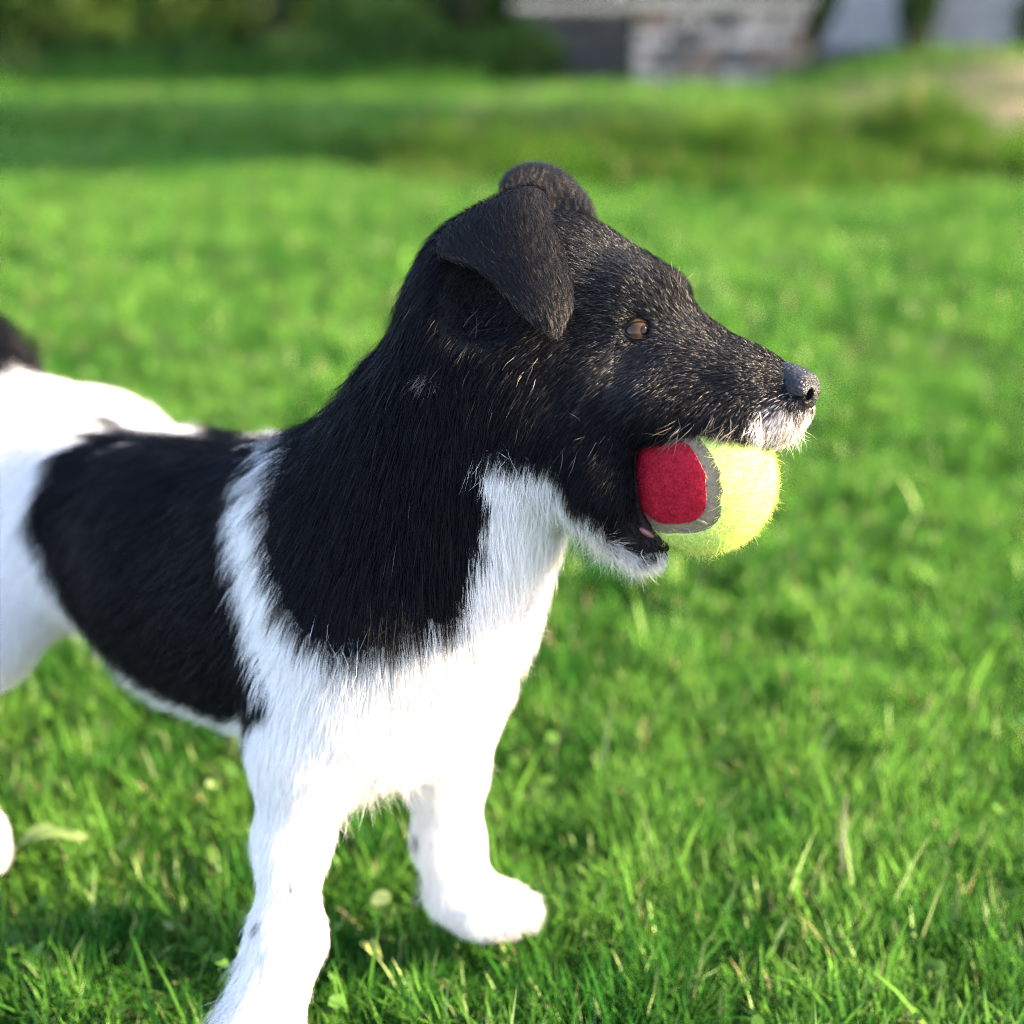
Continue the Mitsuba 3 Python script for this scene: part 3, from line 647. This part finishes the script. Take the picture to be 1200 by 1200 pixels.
# ------------------------------------------------------------------ ears
def spline_net(net, nu, nv):
    """a smooth sheet through a net of points (rows from base to tip)"""
    net = np.asarray(net, float); R_, K = net.shape[:2]
    a = CubicSpline(np.arange(R_), net, axis=0)(np.linspace(0, R_-1, nu))
    return CubicSpline(np.arange(K), a, axis=1)(np.linspace(0, K-1, nv))
def ear(net, thick, flows, label, seed, count, taper_len=.0045):
    nu, nv = 40, 34
    S = spline_net(net, nu, nv)
    n = unit(np.cross(np.gradient(S, axis=1), np.gradient(S, axis=0)))
    if (n[nu//2:]*BACK).sum() < 0 and seed == 1: n = -n
    edge = np.minimum.reduce([np.broadcast_to(np.linspace(0, 1, nv), (nu, nv)), np.broadcast_to(np.linspace(1, 0, nv), (nu, nv)), np.broadcast_to(np.linspace(1, 0, nu)[:, None], (nu, nv))])
    th = thick*np.clip(edge/.10, .12, 1)**.5
    A, B = S+n*th[..., None]*.5, S-n*th[..., None]*.5
    i = np.arange(nu*nv).reshape(nu, nv)
    q = np.stack([i[:-1, :-1], i[1:, :-1], i[1:, 1:], i[:-1, 1:]], -1).reshape(-1, 4)
    ring = np.concatenate([i[0, :], i[1:, -1], i[-1, -2::-1], i[-2:0:-1, 0]])
    rn = np.roll(ring, -1); o = nu*nv
    side = np.stack([ring, rn, rn+o, ring+o], -1)
    VV = np.concatenate([A.reshape(-1, 3), B.reshape(-1, 3)])
    FF = np.vstack([q[:, ::-1], q+o, side])
    m = trimesh.Trimesh(VV, np.vstack([FF[:, [0, 1, 2]], FF[:, [0, 2, 3]]]), process=False); trimesh.repair.fix_normals(m)
    col = np.tile([.010, .0095, .010], (len(VV), 1))
    key = put(DOG+'__ear', (np.array(m.vertices), np.array(m.faces)), 'mat_skin', smooth=True, color=col)
    tag(key, label)
    global VN
    VN = vnormals(np.array(m.vertices), np.array(m.faces))
    p, nn = sample(np.array(m.vertices), np.array(m.faces), np.ones(len(m.faces)), count, 50+seed)
    d, j = cKDTree(S.reshape(-1, 3)).query(p)
    fl = unit(np.gradient(S, axis=0)).reshape(-1, 3)[j]
    r = np.random.default_rng(60+seed)
    L = taper_len*r.uniform(.6, 1.3, count)
    col = np.tile([.0065, .006, .007], (count, 1))*r.uniform(.6, 1.5, (count, 1))
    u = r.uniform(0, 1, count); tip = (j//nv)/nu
    tn = u < .02+.55*np.clip((tip-.76)*3, 0, 1); col[tn] = np.array([.075, .060, .046])*r.uniform(.5, 1.6, (tn.sum(), 1))  # tan hairs put the sunlit tip into the colour
    put_hairs(key+'__hair', hairs(p, nn, fl, L, np.full(count, .16), np.full(count, .00014)*r.uniform(.7, 1.2, count), col, 70+seed, clump=.15, curl=.10), 'mat_ear_fur')
    tag(key+'__hair', kind='stuff')
ear([[P(548,345,.668), P(575,330,.668), P(605,315,.668), P(632,300,.668), P(652,285,.672)],
     [P(524,300,.664), P(552,272,.660), P(588,250,.660), P(622,236,.664), P(644,244,.672)],
     [P(514,281,.656), P(540,258,.650), P(578,238,.648), P(615,224,.652), P(640,240,.664)],
     [P(518,300,.648), P(553,288,.641), P(590,274,.638), P(625,262,.642), P(652,272,.655)],
     [P(556,314,.638), P(582,318,.633), P(612,314,.631), P(640,306,.635), P(663,310,.645)],
     [P(588,342,.633), P(608,348,.629), P(630,349,.628), P(651,346,.631), P(670,344,.638)],
     [P(612,364,.632), P(628,379,.630), P(643,386,.629), P(656,383,.630), P(666,371,.632)]], .0026, None, 'folded black near ear with its sunlit tip painted brownish', 1, 30000, .0048)
ear([[P(590,275,.720), P(620,268,.725), P(650,262,.728), P(678,262,.728), P(700,268,.728)],
     [P(584,240,.722), P(614,226,.728), P(648,222,.732), P(676,232,.733), P(697,254,.731)],
     [P(588,216,.734), P(618,198,.740), P(648,202,.744), P(672,220,.744), P(695,250,.738)],
     [P(592,224,.756), P(622,208,.762), P(650,212,.764), P(676,230,.760), P(696,258,.748)],
     [P(604,260,.770), P(630,250,.774), P(655,254,.774), P(678,266,.768), P(696,282,.756)],
     [P(640,310,.772), P(650,308,.774), P(664,308,.774), P(678,308,.770), P(690,310,.762)]], .0036, None, 'far ear showing its lighter haired inner side', 2, 16000, .006)

# ------------------------------------------------------------------ eyes
def cap(c, r, axis, ang0, ang1, n1=10, n2=36):
    a = unit(np.asarray(axis, float)); u = unit(np.cross(a, [0.2, .1, 1.])); v = np.cross(a, u)
    th, ph = np.meshgrid(np.linspace(ang0, ang1, n1), np.arange(n2)*2*np.pi/n2, indexing='ij')
    X = c + r*(np.cos(th)[..., None]*a + np.sin(th)[..., None]*(np.cos(ph)[..., None]*u+np.sin(ph)[..., None]*v))
    i = np.arange(n1*n2).reshape(n1, n2); j = np.roll(i, -1, 1)
    q = np.stack([i[:-1], i[1:], j[1:], j[:-1]], -1).reshape(-1, 4)
    return X.reshape(-1, 3), q
def iris_tex(p, n, uv): return mikit.mix([.034, .017, .008], [.075, .037, .016], mikit.fbm(p.x*900, p.y*900, p.z*900, 3))
scene['mat_eyeball'] = {'type': 'principled', 'base_color': rgb(.022, .014, .011), 'roughness': .14, 'specular': .3, 'clearcoat': .2, 'clearcoat_gloss': .95}
scene['mat_iris'] = {'type': 'twosided', 'b': {'type': 'principled', 'base_color': mikit.proc(iris_tex), 'roughness': .12, 'specular': .20, 'clearcoat': .1, 'clearcoat_gloss': .97}}
scene['mat_pupil'] = {'type': 'twosided', 'b': {'type': 'principled', 'base_color': rgb(.003, .003, .004), 'roughness': .10, 'specular': .15, 'clearcoat': .0, 'clearcoat_gloss': .97}}
scene['mat_lid'] = {'type': 'twosided', 'b': {'type': 'principled', 'base_color': rgb(.016, .014, .014), 'roughness': .38, 'specular': .5}}
def eye(c, gaze, out, label, flip):
    key = numbered(DOG+'__eye'); 
    if label: tag(key, label)
    m = trimesh.creation.icosphere(4, EYE_R)
    scene[key] = mikit.ply((m.vertices+c, m.faces), 'mat_eyeball', smooth=True)
    put(key+'__iris', cap(c, EYE_R+.00012, gaze, math.radians(17), math.radians(52)), 'mat_iris', smooth=True)
    put(key+'__pupil', cap(c, EYE_R+.00014, gaze, 0.0005, math.radians(18)), 'mat_pupil', smooth=True)
    # lids: a ring from the rim of an almond opening down into the skin
    w = unit(out); u = unit(np.cross([0, 0, 1.], w))*(1 if flip > 0 else -1); v = np.array([0, 0, 1.]) - w[2]*w; v = unit(v)
    th = np.linspace(0, 2*np.pi, 65)[:-1]; cs, sn = np.cos(th), np.sin(th)
    ax = .0066; top, bot = .0028, .0043
    ox, oy = ax*np.sign(cs)*np.abs(cs)**.9, np.where(sn > 0, top, bot)*np.sign(sn)*np.abs(sn)**1.2*(1-.10*cs)
    ox = ox + np.where(cs > 0, .0020*cs**6, 0); oy = oy - np.where(cs > 0, .0012*cs**4, 0)
    rows = []
    for s, dr_, k in ((1.0, .0001, 0), (1.02, .0009, 0), (1.07, .0010, 0), (1.13, .0006, 0), (1.20, -.0004, 0), (1.32, -.0024, 0)):
        x, y = ox*s, oy*s*(1+.10*(s-1))
        R2 = (EYE_R+dr_)**2; zz = np.sqrt(np.maximum(R2-x*x-y*y, (EYE_R*.52)**2)) 
        rows.append(c + x[:, None]*u + y[:, None]*v + zz[:, None]*w)
    X = np.stack(rows); i = np.arange(X.shape[0]*64).reshape(-1, 64); j = np.roll(i, -1, 1)
    put(DOG+'__eyelid', (X.reshape(-1, 3), np.stack([i[:-1], i[1:], j[1:], j[:-1]], -1).reshape(-1, 4)), 'mat_lid', smooth=True)
eye(EYE_C, RIGHT*.52+BACK*.85+UP*-.02, BACK*.93+RIGHT*.30+UP*.12, 'amber brown eye looking ahead to the right', 1)
eye(EYE2_C, RIGHT*.9-BACK*.42, RIGHT*.5-BACK*.85+UP*.12, None, -1)

# ------------------------------------------------------------------ nose leather
def field_mesh(fn, lo, hi, h):
    n = np.ceil((hi-lo)/h).astype(int); g = np.stack(np.meshgrid(*[np.arange(k) for k in n], indexing='ij'), -1)
    return fn(lo+g.reshape(-1, 3)*h).reshape(n), lo
def dual(D, lo, h):
    n = np.array(D.shape); S = D < 0
    corner = [(i, j, k) for i in (0, 1) for j in (0, 1) for k in (0, 1)]
    sl = lambda A, c: A[c[0]:n[0]-1+c[0], c[1]:n[1]-1+c[1], c[2]:n[2]-1+c[2]]
    cnt = sum(sl(S, c).astype(np.int8) for c in corner); cell = np.argwhere((cnt > 0) & (cnt < 8))
    vid = -np.ones(n-1, int); vid[tuple(cell.T)] = np.arange(len(cell)); acc, num = np.zeros((len(cell), 3)), np.zeros(len(cell))
    val = {c: D[tuple((cell+c).T)] for c in corner}
    for c in corner:
        for ax in range(3):
            if c[ax] == 0:
                e = list(c); e[ax] = 1; a, b = val[c], val[tuple(e)]; m = (a < 0) != (b < 0)
                q = np.tile(np.array(c, float), (m.sum(), 1)); q[:, ax] = a[m]/(a[m]-b[m]); acc[m] += q; num[m] += 1
    faces = []
    for ax in range(3):
        u, w = [(1, 2), (2, 0), (0, 1)][ax]
        A = np.take(S, range(n[ax]-1), ax); Bq = np.take(S, range(1, n[ax]), ax)
        e = np.argwhere(A != Bq); e = e[(e[:, u] > 0) & (e[:, w] > 0) & (e[:, u] < n[u]-1) & (e[:, w] < n[w]-1)]
        ins = A[tuple(e.T)]; du, dw = np.eye(3, dtype=int)[u], np.eye(3, dtype=int)[w]
        q = np.stack([vid[tuple((e-s).T)] for s in (du+dw, dw, 0*du, du)], 1); q[~ins] = q[~ins][:, ::-1]; faces.append(q)
    return lo+(cell+acc/num[:, None])*h, np.vstack(faces)
def nose_field(p):
    s = lambda c, r: np.linalg.norm(p-c, axis=1)-r
    d = rcone(p, P(921,450,.6520), .0096, P(936,456,.6520), .0093)
    d = smin(d, s(P(934,458,.6440), .0072), .004); d = smin(d, s(P(941,457,.6595), .0072), .004)
    d = smin(d, rcone(p, P(936,469,.6510), .0062, P(931,483,.6520), .0044), .003)
    d = smax(d, -rcone(p, P(947,463,.6410), .0027, P(938,461,.6480), .0018), .0015)     # nostril, near
    d = smax(d, -rcone(p, P(921,457,.6424), .0017, P(937,471,.6390), .0022), .0010)      # its slit
    d = smax(d, -rcone(p, P(957,461,.6560), .0026, P(945,461,.6570), .0018), .0015)     # nostril, far
    d = smax(d, -rcone(p, P(953,466,.6480), .0006, P(941,490,.6485), .0006), .0008)     # the groove
    vv = meshkit.noise(p*1500, 4)-.5
    return d + vv*.00035
nl = P(932,458,.651)
D, lo = field_mesh(nose_field, nl-.019, nl+.019, .0005)
nv_, nf_ = dual(D, lo, .0005)
def nose_tex(p, n, uv): return mikit.mix([.008, .008, .009], [.026, .024, .025], mikit.noise(p.x*1300, p.y*1300, p.z*1300))
scene['mat_nose'] = {'type': 'principled', 'base_color': mikit.proc(nose_tex), 'roughness': .36, 'specular': .35}
def nose_bump(p, n, uv):
    return mikit.noise(p.x*1000, p.y*1000, p.z*1000)*.65+mikit.noise(p.x*2300, p.y*2300, p.z*2300)*.35
scene['mat_nose'] = {'type': 'bumpmap', 'scale': .0011, 't': mikit.proc(nose_bump, eps=1e-4), 'b': scene['mat_nose']}
put(DOG+'__nose', (nv_, nf_), 'mat_nose', smooth=True, uv=nv_[:, [0, 2]])
tag(DOG+'__nose', 'pebbled dark grey nose')

# ------------------------------------------------------------------ mouth: tongue edge, teeth
scene['mat_tongue'] = {'type': 'principled', 'base_color': rgb(.26, .11, .115), 'roughness': .35, 'specular': .5}
scene['mat_tooth'] = {'type': 'principled', 'base_color': rgb(.36, .30, .24), 'roughness': .25, 'specular': .5}
def ell(c, axes, n=3):
    m = trimesh.creation.icosphere(n, 1.); M = np.array(axes)
    return m.vertices@M+c, m.faces
put(DOG+'__tongue', ell(P(757,624,.6590), [RIGHT*.0034-UP*.0022, UP*.0011+RIGHT*.0008, BACK*.005]), 'mat_tongue', smooth=True)

# long sparse hairs: brow tuft, whiskers, stray hairs
def long_hairs(seed, spec):
    r = np.random.default_rng(seed); out = []
    for (px, py, z, dx, dy, db, n, spread, L, w, c) in spec:
        p = np.array([P(px+r.normal(0, spread), py+r.normal(0, spread*.7), z) for _ in range(n)])
        for _ in range(6):                       # settle the roots on the skin
            d0 = sdf(p, C); g = np.stack([(sdf(p+np.eye(3)[k]*.0006, C)-d0)/.0006 for k in range(3)], 1); p = p-unit(g)*np.clip(d0, -.01, .01)[:, None]
        fl = unit(RIGHT*dx-UP*dy+BACK*db + r.normal(0, .25, (n, 3)))
        nr = unit(unit(g)+r.normal(0, .25, (n, 3)))
        out.append(hairs(p, nr, fl, np.full(n, L)*r.uniform(.6, 1.3, n), np.full(n, .25), np.full(n, w), np.tile(c, (n, 1))*r.uniform(.6, 1.2, (n, 1)), seed, clump=0., curl=.2))
    return out
def stack(hs):
    off, V_, F_, N_, C_ = 0, [], [], [], []
    for v, f, n, c in hs: V_.append(v); F_.append(f+off*7); N_.append(n); C_.append(c); off += len(v)
    return np.concatenate(V_), np.vstack(F_), np.concatenate(N_), np.concatenate(C_)
tn_, bk_, wt_ = (.16, .13, .10), (.012, .011, .011), (.75, .72, .68)
lh = stack(long_hairs(91, [(790,335,.655,.6,-1,.2,22,4,.011,.00016,bk_), (850,505,.637,-.5,1,.5,60,16,.014,.00016,tn_), (800,505,.637,-.6,1,.5,40,12,.014,.00016,tn_), (885,498,.640,-.2,1,.4,60,9,.010,.00016,wt_),
    (690,500,.642,-.8,.5,.3,12,22,.010,.00018,tn_), (625,430,.648,-.6,.7,.3,16,16,.010,.00018,tn_), (470,728,.67,.1,1,.3,70,24,.016,.00016,(.11,.085,.06)), (525,282,.648,.5,.5,.4,9,7,.007,.0002,wt_),
    (592,535,.652,-.1,.9,.4,34,13,.013,.00014,wt_), (498,440,.652,-.5,.4,.3,60,7,.012,.0002,tn_), (680,525,.646,-.6,.8,.4,12,14,.012,.00018,tn_), (570,370,.650,.5,-.6,.4,14,14,.012,.0002,(.05,.045,.04))]))
put_hairs(DOG+'__whiskers', lh, 'mat_head_fur')
ch = stack(long_hairs(93, [(675,628,.668,-.3,1,.2,260,8,.016,.00022,wt_), (700,645,.666,-.15,1,.2,420,9,.017,.00022,wt_), (730,655,.664,.05,1,.1,420,10,.013,.00022,wt_), (762,655,.666,.3,1,.1,240,8,.008,.0002,wt_), (700,650,.682,0,1,-.2,300,14,.015,.00022,wt_), (925,503,.65,.5,1,.1,120,9,.009,.00016,wt_), (625,560,.66,0,1,.2,160,14,.018,.00022,wt_)]))
ft = stack(long_hairs(95, [(440,935,.715,.25,1,.2,200,14,.019,.0002,wt_), (475,915,.73,.3,1,.1,160,12,.018,.0002,wt_), (395,965,.70,.35,1,.2,140,11,.016,.0002,wt_), (628,790,.70,.6,.8,.1,150,12,.014,.0002,wt_), (636,720,.69,.6,.8,.1,120,14,.014,.0002,wt_), (600,845,.71,.5,.9,.1,140,12,.014,.0002,wt_),
    (283,1125,.715,-.9,.7,0,110,12,.015,.0002,wt_), (268,1180,.71,-.9,.8,0,160,13,.017,.0002,wt_), (560,900,.79,.6,.9,0,70,11,.011,.0002,wt_), (495,1040,.81,-.8,.7,0,80,10,.011,.0002,wt_), (618,1062,.81,1,.5,0,110,9,.010,.0002,(.55,.52,.53)), (400,770,.68,-.1,1,.3,160,26,.020,.00022,wt_)]))
put_hairs(DOG+'__feathering', ft, 'mat_white_fur')
tag(DOG+'__feathering', 'wispy white tufts under the breast and behind the legs', kind='stuff')
put_hairs(DOG+'__beard', ch, 'mat_white_fur')
tag(DOG+'__beard', 'fluffy white hairs hanging from the chin', kind='stuff')
tag(DOG+'__whiskers', 'wiry brown and grey hairs standing out of the coat', kind='stuff')
# ------------------------------------------------------------------ the ball
BALL = 'tennis_ball'; used[BALL] = 1
tag(BALL, "fuzzy yellow and red tennis ball with grey seam in the dog's mouth", 'ball')
m = trimesh.creation.icosphere(7, 1.0)
d = np.array(m.vertices); bf = np.array(m.faces)
AX = unit(np.array([-.78, -.15, .61]))
def ball_zone(d):
    """0 yellow, 1 red, 2 seam: two felt panels with the bare rubber seam between them, in the ball's own frame"""
    u, v, w = d@RIGHT, d@UP, d@BACK
    wig = (meshkit.noise(d*7, 2)-.5)*.05 + (meshkit.noise(d*40, 3)-.5)*.012
    e1 = .80*u + .60*w + .45*np.clip(v-.05, 0, 1) + wig; e2 = v + wig*.5
    q = lambda a, b: (np.abs(e1)/a)**3 + (np.abs(e2)/b)**3
    front = -.60*u + .80*w > .2
    red = front & (q(.54, .60) < 1)
    band = front & (q(.695, .725) < 1) & ~red
    return np.where(red, 1, np.where(band, 2, 0))
z = ball_zone(d)
rr = np.where(z == 2, -.0011, 0)+np.where(z == 1, .0002, .0006)
felt = (meshkit.fbm(d*9, 2, 6)-.5)*.0007*(z != 2) + (meshkit.noise(d*70, 9)-.5)*.0003*(z != 2) + (meshkit.noise(d*60, 9)-.5)*.00025
BV = BALL_C + d*(BALL_R+rr+felt)[:, None]
fz = z[bf]; fzone = np.where((fz == 1).all(1), 1, np.where((fz == 0).all(1), 0, 2))
def red_tex(p, n, uv):
    a = mikit.fbm(p.x*700, p.y*700, p.z*700, 3); b = mikit.fbm(p.x*120, p.y*120, p.z*120, 3)
    return mikit.mix([.19, .003, .011], [.44, .012, .028], a*.6+b*.4)
def yel_tex(p, n, uv):
    a = mikit.fbm(p.x*800, p.y*800, p.z*800, 3); b = mikit.fbm(p.x*110, p.y*110, p.z*110, 3)
    return mikit.mix([.46, .57, .11], [.72, .82, .25], a*.6+b*.4)
def seam_tex(p, n, uv): return mikit.mix([.15, .112, .075], [.27, .21, .145], mikit.fbm(p.x*400, p.y*400, p.z*400, 3))
for nm, fn in (('red_felt', red_tex), ('yellow_felt', yel_tex), ('rubber', seam_tex)):
    scene['mat_'+nm] = {'type': 'principled', 'base_color': mikit.proc(fn), 'roughness': .85, 'specular': .2, 'sheen': .4}
for k, nm, mt, lb in ((1, 'red_panel', 'mat_red_felt', 'deep red felt panel'), (0, 'yellow_panel', 'mat_yellow_felt', 'bright lime yellow felt panel'), (2, 'seam', 'mat_rubber', 'bare grey rubber seam')):
    put(f'{BALL}__{nm}', (BV, bf[fzone == k]), mt, smooth=True); tag(f'{BALL}__{nm}', lb)
nh = 60000
q = unit(np.random.default_rng(8).normal(0, 1, (nh, 3))); zq = ball_zone(q)
r = np.random.default_rng(9)
q = q[zq != 2]; zq = zq[zq != 2]; nh = len(q)
fl = unit(r.normal(0, 1, (nh, 3)) + [0, 0, -.4])
L = np.where(zq == 1, .0023, .0036)*r.uniform(.5, 1.4, nh); wild = (r.uniform(0, 1, nh) < .05) & (zq == 0); L[wild] *= 2.2
col = np.where((zq == 1)[:, None], [.42, .016, .04], [.66, .77, .22])*r.uniform(.6, 1.15, (nh, 1))
hb = hairs(BALL_C+q*(BALL_R-.0002), q, fl, L, np.full(nh, .35), np.full(nh, .00014), col, 17, clump=.3, curl=.45)
put_hairs(BALL+'__felt_fuzz', hb, 'mat_fuzz'); tag(BALL+'__felt_fuzz', kind='stuff')
# the torn corner of the seam
c = BALL_C + unit(RIGHT*-.11-UP*.56+BACK*.82)*(BALL_R+.0012)
s = trimesh.creation.icosphere(3, 1.0)
put(BALL+'__torn_edge', ((s.vertices*(1+.3*(meshkit.noise(s.vertices*3, 1)[:, None]-.5)))@np.array([RIGHT*.0024-UP*.0010, UP*.0007+RIGHT*.0004, BACK*.0006])+c, s.faces), 'mat_rubber', smooth=True)
tag(BALL+'__torn_edge', 'torn pale flap where the seam corners meet')
